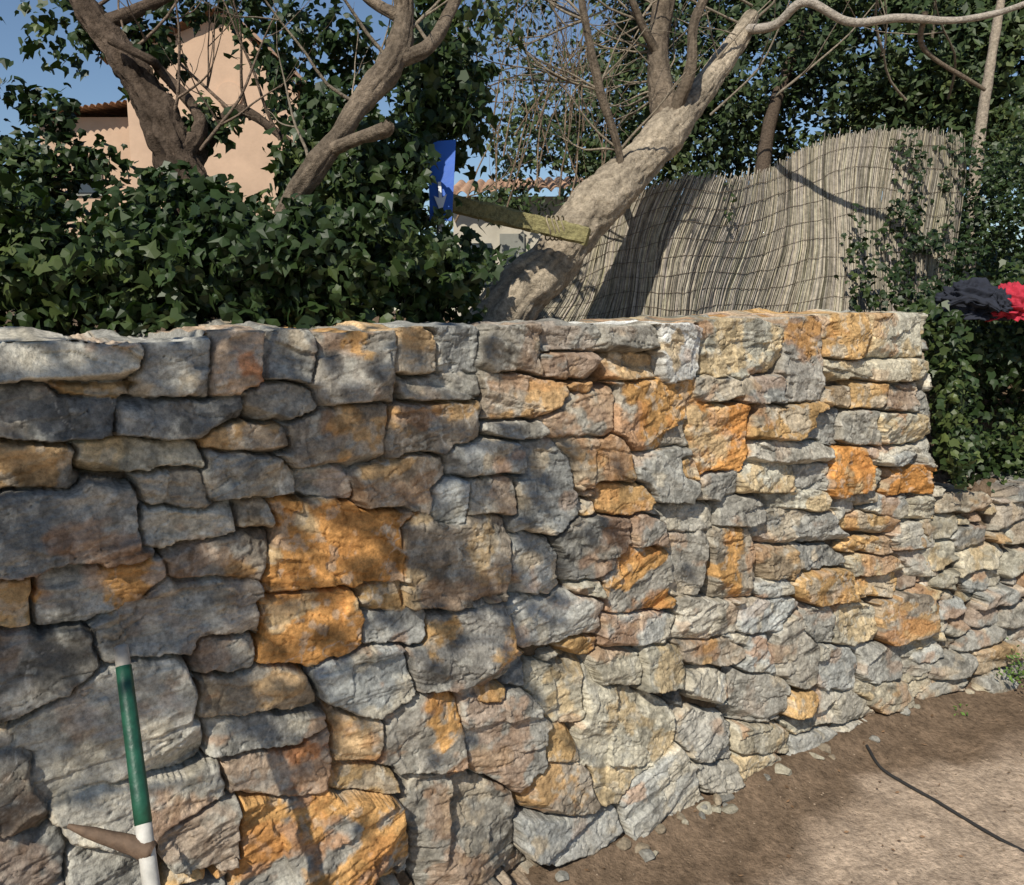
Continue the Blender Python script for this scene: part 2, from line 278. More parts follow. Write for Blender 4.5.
    dep=nx*Z-back-BK*np.maximum(nx,.35)-W.bt*HH
    pos=W.B+W.e*along[...,None]+W.n*dep[...,None]; pos[...,2]=HH
    nr=nh+nf; I=(np.arange(nr-1)[:,None]*ns+np.arange(ns-1)[None,:]).ravel()
    return mesh_np(name,pos.reshape(-1,3),np.stack([I,I+1,I+ns+1,I+ns],-1),M_stone,C.reshape(-1,3))
stA=stones_from_px(A,STA)
s_l=A.sh(-420,600)[0]; s_endA=A.sh(926,400)[0]
tp=[(0,345),(200,338),(300,331),(500,327),(660,324),(800,318),(900,313)]
tsx=np.array([A.sh(*q)[0] for q in tp]); tsh=np.array([A.sh(*q)[1] for q in tp])
topA=lambda s: np.interp(s,tsx,tsh)
def clsA(s,h,r):
    t=(s-tsx[0])/(tsx[-1]-tsx[0])
    return r.choice(list('gdlbtmuo'),p=[.28,.14,.10,.12,.12,.08,.08,.08]) if t<.6 else r.choice(list('glbtopm'),p=[.22,.30,.24,.08,.07,.05,.04])
sM=A.sh(640,600)[0]
fill(stA,sM,s_endA+.7,0,topA,[(.16,.26,.07,.11,1500,.10),(.10,.18,.055,.08,2500,.12),(.06,.12,.035,.06,2500,.12)],clsA,31)
fill(stA,s_l,sM,0,topA,[(.16,.26,.05,.08,400,.06),(.10,.2,.035,.06,900,.08),(.06,.12,.025,.045,2000,.10),(.03,.07,.018,.032,4000,.10)],clsA,3)
lowl=A.sh(150,660)
def bulge(S,H): return .03*sstep(lowl[0]+.25,lowl[0]-.1,S)*sstep(lowl[1]+.05,lowl[1]-.15,H)+.02*sstep(.45,.0,H)+.02*(fbm2(S*1.5,H*1.5,77,2)-.5)
build_wall("dry_stone_wall",A,s_l,s_endA+.75,max(tsh)+.04,.0031,stA,s_endA,11,topA,gap=.060,bulge=bulge)
hB=Bw.sh(985,488)[1]; stB=[]
topB=lambda s: hB+.02*np.sin(s*9)
clsB=lambda s,h,r: r.choice(list('lbgutp'),p=[.30,.30,.24,.04,.08,.04])
fill(stB,-.3,4.6,0,topB,[(.14,.26,.07,.11,900,.10),(.10,.18,.05,.08,2500,.12),(.05,.11,.03,.055,3500,.12)],clsB,5)
build_wall("dry_stone_wall",Bw,-.35,4.6,hB+.05,.0055,stB,4.4,23,topB,gap=.07,dim=.88)
# ---------------------------------------------------------------- ground
def axis(a,b,st,far):
    c=list(np.arange(a,b,st)); d=st; x=a
    lo=[]; 
    while x>-far: d*=1.25; x-=d; lo.append(x)
    hi=[]; x=c[-1]; d=st
    while x<far: d*=1.25; x+=d; hi.append(x)
    return np.array(lo[::-1]+c+hi)
gx=axis(-2.5,4.5,.018,250);gy=axis(.6,6.0,.018,250)
X,Y=np.meshgrid(gx,gy)
def backdist(W,X,Y): return -((X-W.B[0])*W.n[0]+(Y-W.B[1])*W.n[1])
sA=(X-A.B[0])*A.e[0]+(Y-A.B[1])*A.e[1]; bA=backdist(A,X,Y); bB=backdist(Bw,X,Y)
terr=1.47+.04*fbm2(X*3,Y*3,2,3)
zA=np.where(bA>.22,np.minimum(terr,terr*sstep(.20,.30,bA)),0)
zB=sstep(.10,.22,bB)*(hB-.06)+sstep(.25,1.0,bB)*(1.5-hB)
Zg=np.where(sA<s_endA-.15,zA,zB)
def micro(X,Y): return .035*(fbm2(X*2.2,Y*2.2,4,3)-.5)+.020*(fbm2(X*12,Y*12,6,5)-.5)
mic=micro(X,Y)+.008*(fbm2(X*45,Y*45,8,3)-.5)
Zg=Zg+mic+.06*np.exp(-np.abs(np.minimum(bA,0))*9)*(bA<.1)
far=np.hypot(X,Y)>12; Zg=np.where(far&(bA>0),1.5+mic,Zg)
n=len(gx); I=(np.arange(len(gy)-1)[:,None]*n+np.arange(n-1)[None,:]).ravel()
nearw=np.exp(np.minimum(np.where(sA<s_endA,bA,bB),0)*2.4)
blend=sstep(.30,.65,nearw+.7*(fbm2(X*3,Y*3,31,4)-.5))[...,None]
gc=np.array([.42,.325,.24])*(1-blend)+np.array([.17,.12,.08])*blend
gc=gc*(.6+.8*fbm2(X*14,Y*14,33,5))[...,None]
gm=attr_mat("soil",1.0,45,.55,1.45,1,.012,60,.05)
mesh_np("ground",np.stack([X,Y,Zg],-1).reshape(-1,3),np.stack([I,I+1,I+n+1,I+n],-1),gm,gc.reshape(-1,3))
def gz(x,y): return micro(np.array(x),np.array(y))
def gzw(x,y):
    b=-((x-A.B[0])*A.n[0]+(y-A.B[1])*A.n[1]); return float(gz(x,y))+.06*math.exp(-abs(min(b,0))*9)
# ---------------------------------------------------------------- loose stones
def ico(sub):
    b=bmesh.new(); bmesh.ops.create_icosphere(b,subdivisions=sub,radius=1); v=np.array([x.co[:] for x in b.verts]); f=np.array([[q.index for q in p.verts] for p in b.faces]); b.free(); return v,f
def rocks(name,P,size,sub,cols,mat,seed):
    v,f=ico(sub); r=np.random.default_rng(seed); mb=MB()
    for p,s,c in zip(P,size,cols):
        d=v.copy()
        for _ in range(9):
            n_=r.normal(size=3);n_/=np.linalg.norm(n_); k=r.uniform(.4,.8); t=d@n_; d=d-np.clip(t-k,0,None)[:,None]*n_
        q=d*r.uniform(.6,1.2,3)*np.array([1.2,1,.7]); a=r.uniform(0,6.28); R=np.array([[math.cos(a),-math.sin(a),0],[math.sin(a),math.cos(a),0],[0,0,1]])
        mb.add((q*s)@R.T+p,f,c)
    return mb.done(name,mat,smooth=False)
P=[];Sz=[];Co=[]
for i in range(30):
    s=rng.uniform(-.4,s_endA+.1) if i<14 else rng.uniform(-.1,.35); o=abs(rng.normal(0,.03))+.01; sz=rng.uniform(.010,.034)
    q=A.B+A.e*s+A.n*o; P.append([q[0],q[1],gzw(q[0],q[1])]);Sz.append(sz);Co.append(np.array(CLS[rng.choice(list('lbgt'))][0])*rng.uniform(.5,.8))
for i in range(18):
    s=rng.uniform(0,3); o=abs(rng.normal(0,.03))+.01; sz=rng.uniform(.012,.035); q=Bw.B+Bw.e*s+Bw.n*o; P.append([q[0],q[1],float(gz(q[0],q[1]))]);Sz.append(sz);Co.append(np.array(CLS['b'][0])*rng.uniform(.5,.8))
rocks("rubble_stones",P,Sz,3,Co,M_stone,4)
P=[];Sz=[];Co=[]
for i in range(3200):
    x=rng.uniform(-.3,4.5);y=rng.uniform(1.6,4.6); b=-((x-A.B[0])*A.n[0]+(y-A.B[1])*A.n[1])
    if b>-.02: continue
    sz=rng.uniform(.0012,.0048)*(1+(rng.random()<.04)*1.5); P.append([x,y,gzw(x,y)+.001]);Sz.append(sz);Co.append(np.array([.30,.23,.165])*rng.uniform(.5,1.3))
rocks("gravel",P,Sz,1,Co,M_stone,5)
Mh=plain("line_black",(.02,.02,.02),.6,.2,30)
hp_=[]
for u,v in [(866,756),(880,772),(905,787),(935,803),(965,820),(1000,840),(1040,862),(1100,890),(1200,930)]:
    g=ground_hit(u,v); hp_.append([g[0],g[1],gzw(g[0],g[1])+.006])
mb=MB(); tube(mb,hp_,[.0055]*len(hp_),10,6); mb.done("dark_ground_line",Mh)  # thin near-black tube laid as a dark line along the ground
# ---------------------------------------------------------------- leaves
IV=np.array([[0,-.08,.06],[0,-.42,0],[.34,-.40,-.03],[.50,-.02,-.08],[.22,.12,-.02],[0,.62,-.10],[-.22,.12,-.02],[-.50,-.02,-.08],[-.34,-.40,-.03]]); IF=np.array([[0,i,i+1] for i in range(1,8)]+[[0,8,1]])
OV=np.array([[0,-.5,0],[.26,0,-.06],[0,.5,-.05],[-.26,0,-.06]]); OF=np.array([[0,1,2],[0,2,3]])
def leaves(name,C,Nn,size,cols,mat,TV=IV,TF=IF,parent=None,hang=.8):
    C=np.asarray(C);n=len(C);Nn=Nn/(np.linalg.norm(Nn,axis=1)[:,None]+1e-9)
    B=rng.normal(0,.7,(n,3));B[:,2]-=hang; B-=Nn*np.sum(B*Nn,1)[:,None];B/=np.linalg.norm(B,axis=1)[:,None]+1e-9;T=np.cross(B,Nn)
    wd=rng.uniform(.75,1.15,n)[:,None,None]; cu=rng.uniform(-.5,2.5,n)[:,None,None]
    V=C[:,None]+size[:,None,None]*(TV[None,:,0:1]*T[:,None]*wd+TV[None,:,1:2]*B[:,None]+cu*TV[None,:,2:3]*Nn[:,None])
    Fc=TF[None]+(np.arange(n)*len(TV))[:,None,None]
    return mesh_np(name,V.reshape(-1,3),Fc.reshape(-1,3),mat,np.repeat(cols,len(TV),0),False,parent)
def blob_pts(blobs,dens,seed=0,inner=.45,clump=5.0,thr=.0):
    Cs=[];Ns=[];r=np.random.default_rng(seed)
    for b in blobs:
        u,v,d,rx,ry=b[:5]; k=b[5] if len(b)>5 else 1; c=pt(u,v,d); R=np.array([rx*d/F,(rx+ry)/2*d/F*.8,ry*d/F])
        n=int(dens*k*(rx*ry)/1000.); D=r.normal(size=(n,3));D/=np.linalg.norm(D,axis=1)[:,None]
        q=D*2.2+c; nn=vn3(q[:,0],q[:,1],q[:,2],seed)*.6+vn3(q[:,0]*2.3,q[:,1]*2.3,q[:,2]*2.3,seed+1)*.4
        rad=(.35+1.25*nn)*(1-inner*r.random(n)**1.5); p=c+D*R*rad[:,None]
        if thr>0:
            g=.65*vn3(p[:,0]*clump,p[:,1]*clump,p[:,2]*clump,seed+5)+.35*vn3(p[:,0]*clump*2.3,p[:,1]*clump*2.3,p[:,2]*clump*2.3,seed+6); m=g>thr; p=p[m];D=D[m]
        Cs.append(p);Ns.append(D)
    return np.vstack(Cs),np.vstack(Ns)
def leafcol(n,p,dark=(.012,.026,.009),mid=(.030,.052,.015),lt=(.105,.13,.038),seed=0):
    t=vn3(p[:,0]*3,p[:,1]*3,p[:,2]*3,seed)*.55+rng.random(n)*.5; t=t[:,None]
    c=np.where(t<.65,np.array(dark)+(np.array(mid)-np.array(dark))*t/.65,np.array(mid)+(np.array(lt)-np.array(mid))*np.clip((t-.65)/.4,0,1)); return c*rng.uniform(.75,1.2,(n,1))
ivy=[(25,180,2.9,60,50,.7),(10,265,2.35,120,80),(130,275,2.35,110,65),(235,270,2.3,95,70),(335,265,2.35,85,75),(425,285,2.6,60,55),(390,190,2.65,65,70),(315,175,2.9,50,60,.8),
 (440,110,2.8,50,75),(455,30,3.0,60,60),(175,210,2.75,70,45),(-120,250,2.2,120,110),(-90,120,2.8,80,80),(70,30,3.1,60,40,.5),(262,70,3.2,28,60,.5),(250,0,3.2,50,30,.5),(150,60,3.0,35,45,.5),(0,110,3.0,45,40,.5),(95,165,3.0,40,30,.6),(300,90,3.1,35,40,.6),(205,130,2.95,30,30,.5),(350,60,3.1,40,50,.6),(180,10,3.1,40,20,.4),(60,120,3.0,40,30,.5),(340,120,2.9,40,50,.6),(300,30,3.1,40,40,.4),(470,270,3.0,25,45,.5)]
C_,N_=blob_pts(ivy,345,3,thr=.39,inner=.65); N_=N_*.45+rng.normal(0,.7,N_.shape)+np.array([-.1,-.35,.35]); n_=len(C_)
leaves("ivy",C_,N_,rng.uniform(.020,.056,n_),leafcol(n_,C_),M_ivy)
bush=[(985,390,3.9,60,85),(1060,400,3.9,80,110),(935,345,3.9,35,40,.9),(1020,320,4.2,70,40),(1100,330,4.2,90,90),(960,440,3.75,25,50,.9),(1010,470,3.75,40,30),(975,345,3.65,50,38,1),(1030,345,3.6,50,38,1),
 (945,330,3.42,22,30,.8),(948,390,3.36,19,60,.9),(930,312,3.5,30,10,.8),(960,450,3.34,16,35,.8)]
C_,N_=blob_pts(bush,330,8,thr=.35,inner=.6); N_=N_*.5+rng.normal(0,.6,N_.shape)+np.array([-.1,-.5,.45]); n_=len(C_)
leaves("evergreen_bush",C_,N_,rng.uniform(.022,.048,n_),leafcol(n_,C_,seed=3),M_ivy)
vines=[(930,270,4.6,50,50,1),(1000,240,4.9,55,80,1),(852,240,4.25,22,35,.55),(905,185,4.5,20,60,.6),(875,285,4.2,28,30,.6),(728,205,4.0,8,28,.4),(940,175,4.7,28,50,.8),(975,200,4.9,40,70,1),(1040,180,4.9,60,120,1),(900,240,4.4,22,45,.7),(920,300,4.1,40,20,.8)]
C_,N_=blob_pts(vines,300,12,thr=.36); N_=N_*.5+rng.normal(0,.5,N_.shape)+np.array([-.1,-.5,.4]); n_=len(C_)
leaves("climbing_vine",C_,N_,rng.uniform(.02,.042,n_),leafcol(n_,C_,seed=5),M_ivy)
def forest(name,bl,dens,seed,size,cols={},thr=.38):
    C_,N_=blob_pts(bl,dens,seed,thr=thr,clump=2.0,inner=.6); N_=N_*.5+rng.normal(0,.7,N_.shape)+np.array([-.1,-.4,.5]); n_=len(C_)
    leaves(name,C_,N_,rng.uniform(size*.6,size*1.3,n_),leafcol(n_,C_,seed=seed,**cols),M_leaf,OV,OF,hang=.3)
dk=dict(dark=(.012,.026,.009),mid=(.040,.064,.019),lt=(.13,.155,.05))
forest("evergreen_tree",[(760,60,8.5,110,90),(700,140,8.8,80,55),(640,150,9,60,50,.7),(820,-40,9,120,70),(700,-60,9,100,60)],800,21,.095,dk)
forest("evergreen_tree",[(900,50,7.5,110,100),(1000,90,7,90,120),(960,-40,8,120,80),(1080,20,7,110,160),(870,140,8,90,50)],750,22,.085,dk)
forest("evergreen_tree",[(560,150,9.3,80,50,.9),(610,40,10,50,70,.6),(520,20,10,45,50,.4),(540,100,10,50,50,.45),(600,110,9.5,50,60,.7),(650,40,10,50,70,.7),(500,205,9.0,30,20,.7)],800,25,.09,dk)
forest("hedge",[(x,265,13,110,55) for x in range(-300,1400,120)]+[(x,285,9,80,40) for x in range(560,1300,100)],300,24,.16,dk,thr=.2)
# ---------------------------------------------------------------- tree limbs
def grow(mb,p,d,L,r0,depth,col,seg=5,wander=.25,upb=.15,kids=(2,4)):
    m=5; P=[p];R=[r0];dd=d/np.linalg.norm(d)
    for i in range(m):
        dd=dd+rng.normal(0,wander,3)*.6+np.array([0,0,upb]); dd/=np.linalg.norm(dd); P.append(P[-1]+dd*L/m); R.append(r0*(1-.75*(i+1)/m))
    tube(mb,P,R,seg,2,.15,10,col*rng.uniform(.8,1.15))
    if depth>0:
        for _ in range(rng.integers(*kids)):
            k=rng.integers(1,m+1); nd=(P[k]-P[k-1])/np.linalg.norm(P[k]-P[k-1])+rng.normal(0,.75,3); grow(mb,P[k],nd,L*rng.uniform(.45,.75),R[k]*.75,depth-1,col,max(3,seg-1),wander,upb,kids)
def limb(mb,L,col,seg=28,bark=.14,freq=9,seed=0,sub=18):
    tube(mb,[pt(u,v,d) for u,v,d,r in L],[r*d/F for u,v,d,r in L],seg,sub,bark,freq,np.array(col),seed)
BR=(.115,.085,.063);PL=(.42,.35,.26);DKB=(.10,.075,.055);MD=(.19,.15,.11)
mb=MB()
limb(mb,[(215,330,2.9,26),(200,230,2.9,25),(180,165,2.9,25),(160,115,2.9,20),(125,60,2.9,16),(95,20,2.9,14),(60,-40,2.9,13)],BR,seed=1,bark=.25,seg=40)
limb(mb,[(178,160,2.9,18),(200,120,2.9,7),(160,70,2.9,5),(150,60,2.8,5),(110,40,2.8,4)],BR,seed=2)
limb(mb,[(185,180,2.9,13),(210,140,3.0,6),(240,110,3.1,5),(300,150,3.0,4)],BR,seed=2)
limb(mb,[(100,25,2.9,9),(150,5,2.9,6),(220,-30,2.9,5)],BR,seed=3)
for u,v,d in [(120,60,2.9),(150,100,2.9),(200,150,2.9),(90,10,2.9),(60,-20,2.9),(170,130,2.9),(230,110,3.1),(280,140,3.0),(140,80,2.9),(250,120,3.1)]:
    grow(mb,pt(u,v,d),np.array([rng.uniform(-1,1),rng.uniform(-.3,.4),.6]),.55,.007,2,np.array(BR)*1.8)
mb.done("ivy_clad_tree",M_bark)
mb=MB()
limb(mb,[(285,340,2.5,12),(278,250,2.4,11),(287,208,2.35,11),(322,160,2.35,12),(360,105,2.4,12),(392,62,2.45,13),(403,20,2.5,11),(400,-40,2.5,10)],MD,seed=4,bark=.2,seg=36)
limb(mb,[(392,62,2.45,10),(430,45,2.5,7),(455,0,2.6,6),(470,-40,2.6,5)],MD,seed=5)
limb(mb,[(330,150,2.35,7),(360,138,2.3,6),(385,130,2.25,8),(390,122,2.24,5)],MD,seed=5)
limb(mb,[(405,20,2.5,8),(370,0,2.5,5),(340,-30,2.5,4)],MD,seed=5)
for u,v,d in [(392,62,2.45),(405,20,2.5),(430,45,2.5),(360,105,2.4),(400,40,2.5),(340,130,2.4),(398,30,2.5),(310,170,2.4)]:
    grow(mb,pt(u,v,d),np.array([rng.uniform(-1,.6),rng.uniform(-.2,.6),.5]),.5,.006,2,np.array(PL)*.65)
mb.done("leaning_tree",M_bark)
mb=MB()
limb(mb,[(470,370,3.3,36),(510,305,3.3,31),(552,262,3.35,27),(590,212,3.4,25),(632,172,3.5,22),(672,125,3.6,19),(705,85,3.7,13),(735,45,3.8,12),(752,15,3.85,8)],PL,seg=60,bark=.13,freq=7,seed=6,sub=26)
limb(mb,[(668,128,3.6,15),(662,90,3.6,13),(658,50,3.6,11),(664,0,3.6,11),(668,-40,3.6,10)],MD,seed=7)
limb(mb,[(668,125,3.6,10),(690,70,3.5,6),(695,20,3.5,5),(720,-30,3.5,4)],MD,seed=8)
limb(mb,[(612,215,3.4,4),(620,160,3.4,4),(600,90,3.35,4.5),(585,20,3.3,4),(575,-40,3.3,3)],MD,seed=9)
limb(mb,[(745,30,3.8,5),(775,25,3.7,4.5),(805,2,3.6,4.5),(850,22,3.6,4),(900,18,3.6,4),(960,20,3.6,3.5),(1024,4,3.6,3),(1080,-30,3.6,3)],(.42,.37,.31),seg=8,bark=.12,seed=10)
limb(mb,[(660,60,3.6,5),(640,20,3.5,4),(620,-30,3.4,3)],MD,seed=11)
limb(mb,[(925,12,3.6,3),(925,50,3.7,2.5),(985,90,3.8,2)],MD,seed=12,seg=6)
for k in range(28):
    u,v,d=[(658,50,3.6),(662,90,3.6),(600,90,3.35),(585,20,3.3),(640,20,3.5),(620,150,3.4),(700,85,3.7),(664,10,3.6)][k%8]
    grow(mb,pt(u,v,d),np.array([rng.uniform(-1.2,.7),rng.uniform(-.2,.5),rng.uniform(-.1,.8)]),rng.uniform(.35,.7),.006,2,np.array(PL)*.7,upb=.05)
mb.done("fig_tree",M_bark)
mb=MB()
limb(mb,[(965,340,5.5,6),(975,180,5.5,6),(988,80,5.5,5),(1003,-10,5.5,4)],(.36,.30,.23),seg=8,seed=13)
limb(mb,[(760,330,7.6,9),(765,150,7.8,7),(800,40,8,5),(850,-60,8,4)],DKB,seg=8,seed=14)
for k in range(10): grow(mb,pt(rng.uniform(700,980),rng.uniform(0,120),6.8),np.array([rng.uniform(-1,1),-.3,.3]),1.2,.012,1,np.array(PL)*.65)
mb.done("slender_tree",M_bark)
mb=MB()
for k in range(24):
    grow(mb,pt(rng.uniform(440,600),rng.uniform(110,230),5.5),np.array([rng.uniform(-.7,.7),0,1]),.9,.007,2,np.array([.26,.19,.13]))
mb.done("bare_shrub",M_bark)
# off-frame tree that dapples the left of the wall
mb=MB(); LC=[]; trunk=[np.array([-3.6,-2.6,0]),np.array([-3.4,-2.4,1.6]),np.array([-3.0,-2.0,3.0])]
tube(mb,trunk,[.16,.12,.1],12,5,.2,6,np.array(BR))
for (u,v,t,kk) in [(60,440,3.2,1.2),(40,530,3.2,1.3),(170,425,3.4,.8),(150,500,3.2,.4),(290,430,3.4,.6),(370,430,3.4,.7),(450,420,3.5,.6),(450,545,3.2,.6),(130,610,3.0,.6),(480,640,3.2,.25),(30,680,3.3,.5),(360,760,3.0,.25),(250,370,3.4,.3),(560,560,3.4,.2)]:
    p,_=A.hit(u,v); q=p+SUN*t; mid=(trunk[2]+q)/2+np.array([0,0,.25])
    tube(mb,[trunk[2],mid,q],[.03,.014,.005],7,5,.15,8,np.array(BR)); 
    for _ in range(3): grow(mb,q,rng.normal(0,1,3),.3,.005,1,np.array(BR))
    m=int(50*kk); LC.append(q+rng.normal(0,1,(m,3))*np.array([.14,.12,.10]))
par=mb.done("shade_tree",M_bark); LC=np.vstack(LC); n_=len(LC)
leaves("foliage",LC,rng.normal(0,1,LC.shape)+SUN,rng.uniform(.04,.10,n_),leafcol(n_,LC),M_leaf,IV,IF,parent=par)
# ---------------------------------------------------------------- reed fence
fx=[560,600,640,690,730,765,800,840,880,915,960]; fy=[250,220,192,177,179,172,154,138,130,131,138]; fd=[3.75,3.8,3.85,3.92,4.08,4.2,4.22,4.3,4.45,4.6,4.8]
mb=MB(); NR=600
def fpos(u,v,t,k):
    d=np.interp(u,fx,fd)+.09*math.sin(u*.035)*(1-k)+.13*math.sin(u*.024+.8)*k
    return pt(u,v,d)
for layer in range(2):
    for i in range(NR):
        t=(i+rng.uniform(-.4,.4))/NR; u=555+405*t; vt=np.interp(u,fx,fy)+rng.normal(0,2.6)+(rng.random()<.05)*rng.uniform(-8,4)
        lean=-58*(1-t)**1.1-6+rng.normal(0,2.0); pts=[];n_=7
        for k in range(n_):
            kk=k/(n_-1); v=345+(vt-345)*kk; uu=u+lean*(1-kk)+6*math.sin(kk*5+u*.03)
            pts.append(fpos(uu,v,t,kk)+np.array([0,.010*layer,0])+rng.normal(0,.0018,3))
        g=rng.uniform(.5,1.25); c=np.array([.35,.31,.24])*g*np.array([1,1+rng.normal(0,.02),1+rng.normal(0,.06)])
        if rng.random()<.10: c*=.4
        tube(mb,pts,[.0042]*4+[.0038]*2+[.0022],4,1,0,1,c)
fe=mb.done("reed_fence",M_reed)
mb=MB()
for k in np.linspace(.12,.93,9):
    P=[]
    for u in np.linspace(560,958,60):
        vt=np.interp(u,fx,fy); v=345+(vt-345)*k; t=(u-555)/405; uu=u+(-58*(1-t)**1.1-6)*(1-k)+6*math.sin(k*5+u*.03); P.append(fpos(uu,v+2.5*math.sin(u*.07+k*9)+rng.normal(0,.5),t,k)-np.array([0,.007,0]))
    tube(mb,P,[.0013]*60,4,1,0,1,np.array([.13,.10,.075]))
mb.done("binding_wires",M_reed,parent=fe)
# ---------------------------------------------------------------- beam
def prism(mb,a,b,w,h,col,seg=24,jit=.006,upv=(0,0,1)):
    a=np.array(a);b=np.array(b);T=(b-a)/np.linalg.norm(b-a);S_=np.cross(T,upv);S_/=np.linalg.norm(S_);U=np.cross(S_,T)
    ring=np.array([[-1,-.8],[-.8,-1],[.8,-1],[1,-.8],[1,.8],[.8,1],[-.8,1],[-1,.8]]); V=[]
    for i in range(seg+1):
        c=a+(b-a)*i/seg
        for x,y in ring: V.append(c+S_*x*w/2+U*y*h/2+rng.normal(0,jit,3)*.5)
    m=8;Fq=[[i*m+j,i*m+(j+1)%m,(i+1)*m+(j+1)%m,(i+1)*m+j] for i in range(seg) for j in range(m)]
    Fq+=[[0,3,2,1],[0,7,4,3],[7,6,5,4]]; e=seg*m; Fq+=[[e,e+1,e+2,e+3],[e,e+3,e+4,e+7],[e+4,e+5,e+6,e+7]]
    mb.add(V,Fq,col)
mb=MB(); prism(mb,pt(446,202,3.15),pt(588,237,3.08),.09,.062,np.array([.28,.25,.12]),jit=.004); beam=mb.done("mossy_wooden_beam",M_bark,smooth=False)
mb=MB()
for off in (0,5,9,14):
    c=pt(548+off,228,3.10); th=np.linspace(0,2*np.pi,17); tube(mb,[c+np.array([.008*math.sin(a*2),.058*math.cos(a),.043*math.sin(a)]) for a in th],[.003]*17,5,2,0,1,np.array([.3,.25,.17]))
mb.done("rope",M_reed,parent=beam)
# ---------------------------------------------------------------- blue sign
e_=empty("blue_sign")
Mb=plain("blue_paint",(.008,.095,.46),.5,.15,8); Mw=plain("white_paint",(.6,.63,.66),.5,.08,8); Mg=plain("green_paint",(.012,.075,.042),.45,.45,40,.5,.002,110)
def poly(name,pts,mat,thick,parent,axis=(0,-1,0)):
    n=len(pts);a=np.array(axis)*thick; V=[p+a for p in pts]+[p for p in pts]; me=bpy.data.meshes.new(name)
    me.from_pydata([tuple(x) for x in V],[],[tuple(range(n)),tuple(range(2*n-1,n-1,-1))]+[(i,i+n,(i+1)%n+n,(i+1)%n) for i in range(n)]); me.materials.append(mat)
    ob=bpy.data.objects.new(name,me); sc.collection.objects.link(ob); ob.parent=parent
    bm=bmesh.new(); bm.from_mesh(me); bmesh.ops.recalc_face_normals(bm,faces=bm.faces); bm.to_mesh(me); bm.free(); return ob
SD=2.72
poly("panel",[pt(428,142,SD),pt(456,140,SD),pt(452,221,SD),pt(430,221,SD)],Mb,.006,e_)
poly("arrow",[pt(434,196,SD-.01),pt(441,214,SD-.01),pt(447,194,SD-.01),pt(442,198,SD-.01),pt(441,182,SD-.01),pt(438,182,SD-.01),pt(439,198,SD-.01)],Mw,.004,e_)
mb=MB(); tube(mb,[pt(440,330,SD+.03),pt(440,140,SD+.03)],[.012,.012],8,1,0,1,np.array([.3,.3,.3])); mb.done("post",M_reed,parent=e_)
# ---------------------------------------------------------------- houses
Ms=plain("peach_stucco",(.52,.36,.25),.95,.14,1.5,.3,.01,20); Mr=attr_mat("roof_tile",.85,8,.7,1.3,.4,.01,20); Mgl=plain("window_glass",(.04,.05,.06),.15,.2,2,0); Mwd=plain("painted_wood",(.22,.22,.19),.6,.1)
Msw=plain("pale_render",(.46,.42,.34),.9,.2,2,.3,.01,20)
def box(name,x0,x1,y0,y1,z0,z1,mat,parent):
    return poly(name,[np.array([x,y0,z]) for x,z in ((x0,z0),(x1,z0),(x1,z1),(x0,z1))],mat,-(y1-y0),parent)
def roof_plane(name,a,b,c,d,parent,n=16):
    mb=MB(); a,b,c,d=[np.array(q) for q in (a,b,c,d)]; nn=np.cross(b-a,d-a); nn/=np.linalg.norm(nn)
    if nn[2]<0: nn=-nn
    U=n*8;W_=14;V=[];Co=[]
    for i in range(U+1):
        for j in range(W_+1):
            u=i/U;v=j/W_; p=(a*(1-u)+b*u)*(1-v)+(d*(1-u)+c*u)*v; V.append(p+nn*(.05*abs(math.sin(u*n*math.pi))+.03*(1-(v*7)%1))); Co.append(np.array([.40,.25,.16])*(.7+.6*((math.sin(int(u*n)*12.9+int(v*7)*78.2)*43758.5)%1)))
    Fq=[[i*(W_+1)+j,(i+1)*(W_+1)+j,(i+1)*(W_+1)+j+1,i*(W_+1)+j+1] for i in range(U) for j in range(W_)]
    mb.add(V,Fq,np.array(Co)); return mb.done(name,Mr,parent=parent)
h=empty("stucco_house"); D=14.0
def wx(u,d=D): return pt(u,200,d)[0]
def wz(v,d=D): return pt(512,v,d)[2]
y0=14.2; xl,xr=wx(140),wx(305); xm=wx(238); ze=wz(95); zr=wz(28)
poly("gable_wall",[np.array(q) for q in ((xl,y0,1.2),(xr,y0,1.2),(xr,y0,ze),(xm,y0,zr),(xl,y0,wz(66)))],Ms,-6,h)
roof_plane("roof_left",(xl-.35,y0-.2,wz(66)-.12),(xl-.35,y0+6,wz(66)-.12),(xm,y0+6,zr+.04),(xm,y0-.2,zr+.04),h)
roof_plane("roof_right",(xr+.35,y0-.2,ze-.18),(xr+.35,y0+6,ze-.18),(xm,y0+6,zr+.04),(xm,y0-.2,zr+.04),h)
th=np.linspace(0,2*np.pi,25)[:-1]; cx=wx(240);cz=wz(103)
poly("vent_surround",[np.array([cx+.2*math.cos(t),y0-.003,cz+.2*math.sin(t)]) for t in th],Ms,.04,h); poly("vent_opening",[np.array([cx+.15*math.cos(t),y0-.045,cz+.15*math.sin(t)]) for t in th],Ms,.004,h)
box("annex_wall",wx(40),wx(138),y0+.4,y0+5,1.2,wz(118),Ms,h)
roof_plane("annex_roof",(wx(36),y0+.1,wz(122)),(wx(139),y0+.1,wz(110)),(wx(139),y0+4,wz(80)),(wx(36),y0+4,wz(92)),h)
box("window_frame",wx(72),wx(100),y0+.36,y0+.39,wz(195),wz(165),Mwd,h); box("window_glass",wx(75),wx(97),y0+.34,y0+.355,wz(192),wz(168),Mgl,h)
o=empty("tiled_outbuilding"); d2=10
box("wall",wx(455,d2),wx(620,d2),10,13,1.2,wz(200,d2),Msw,o)
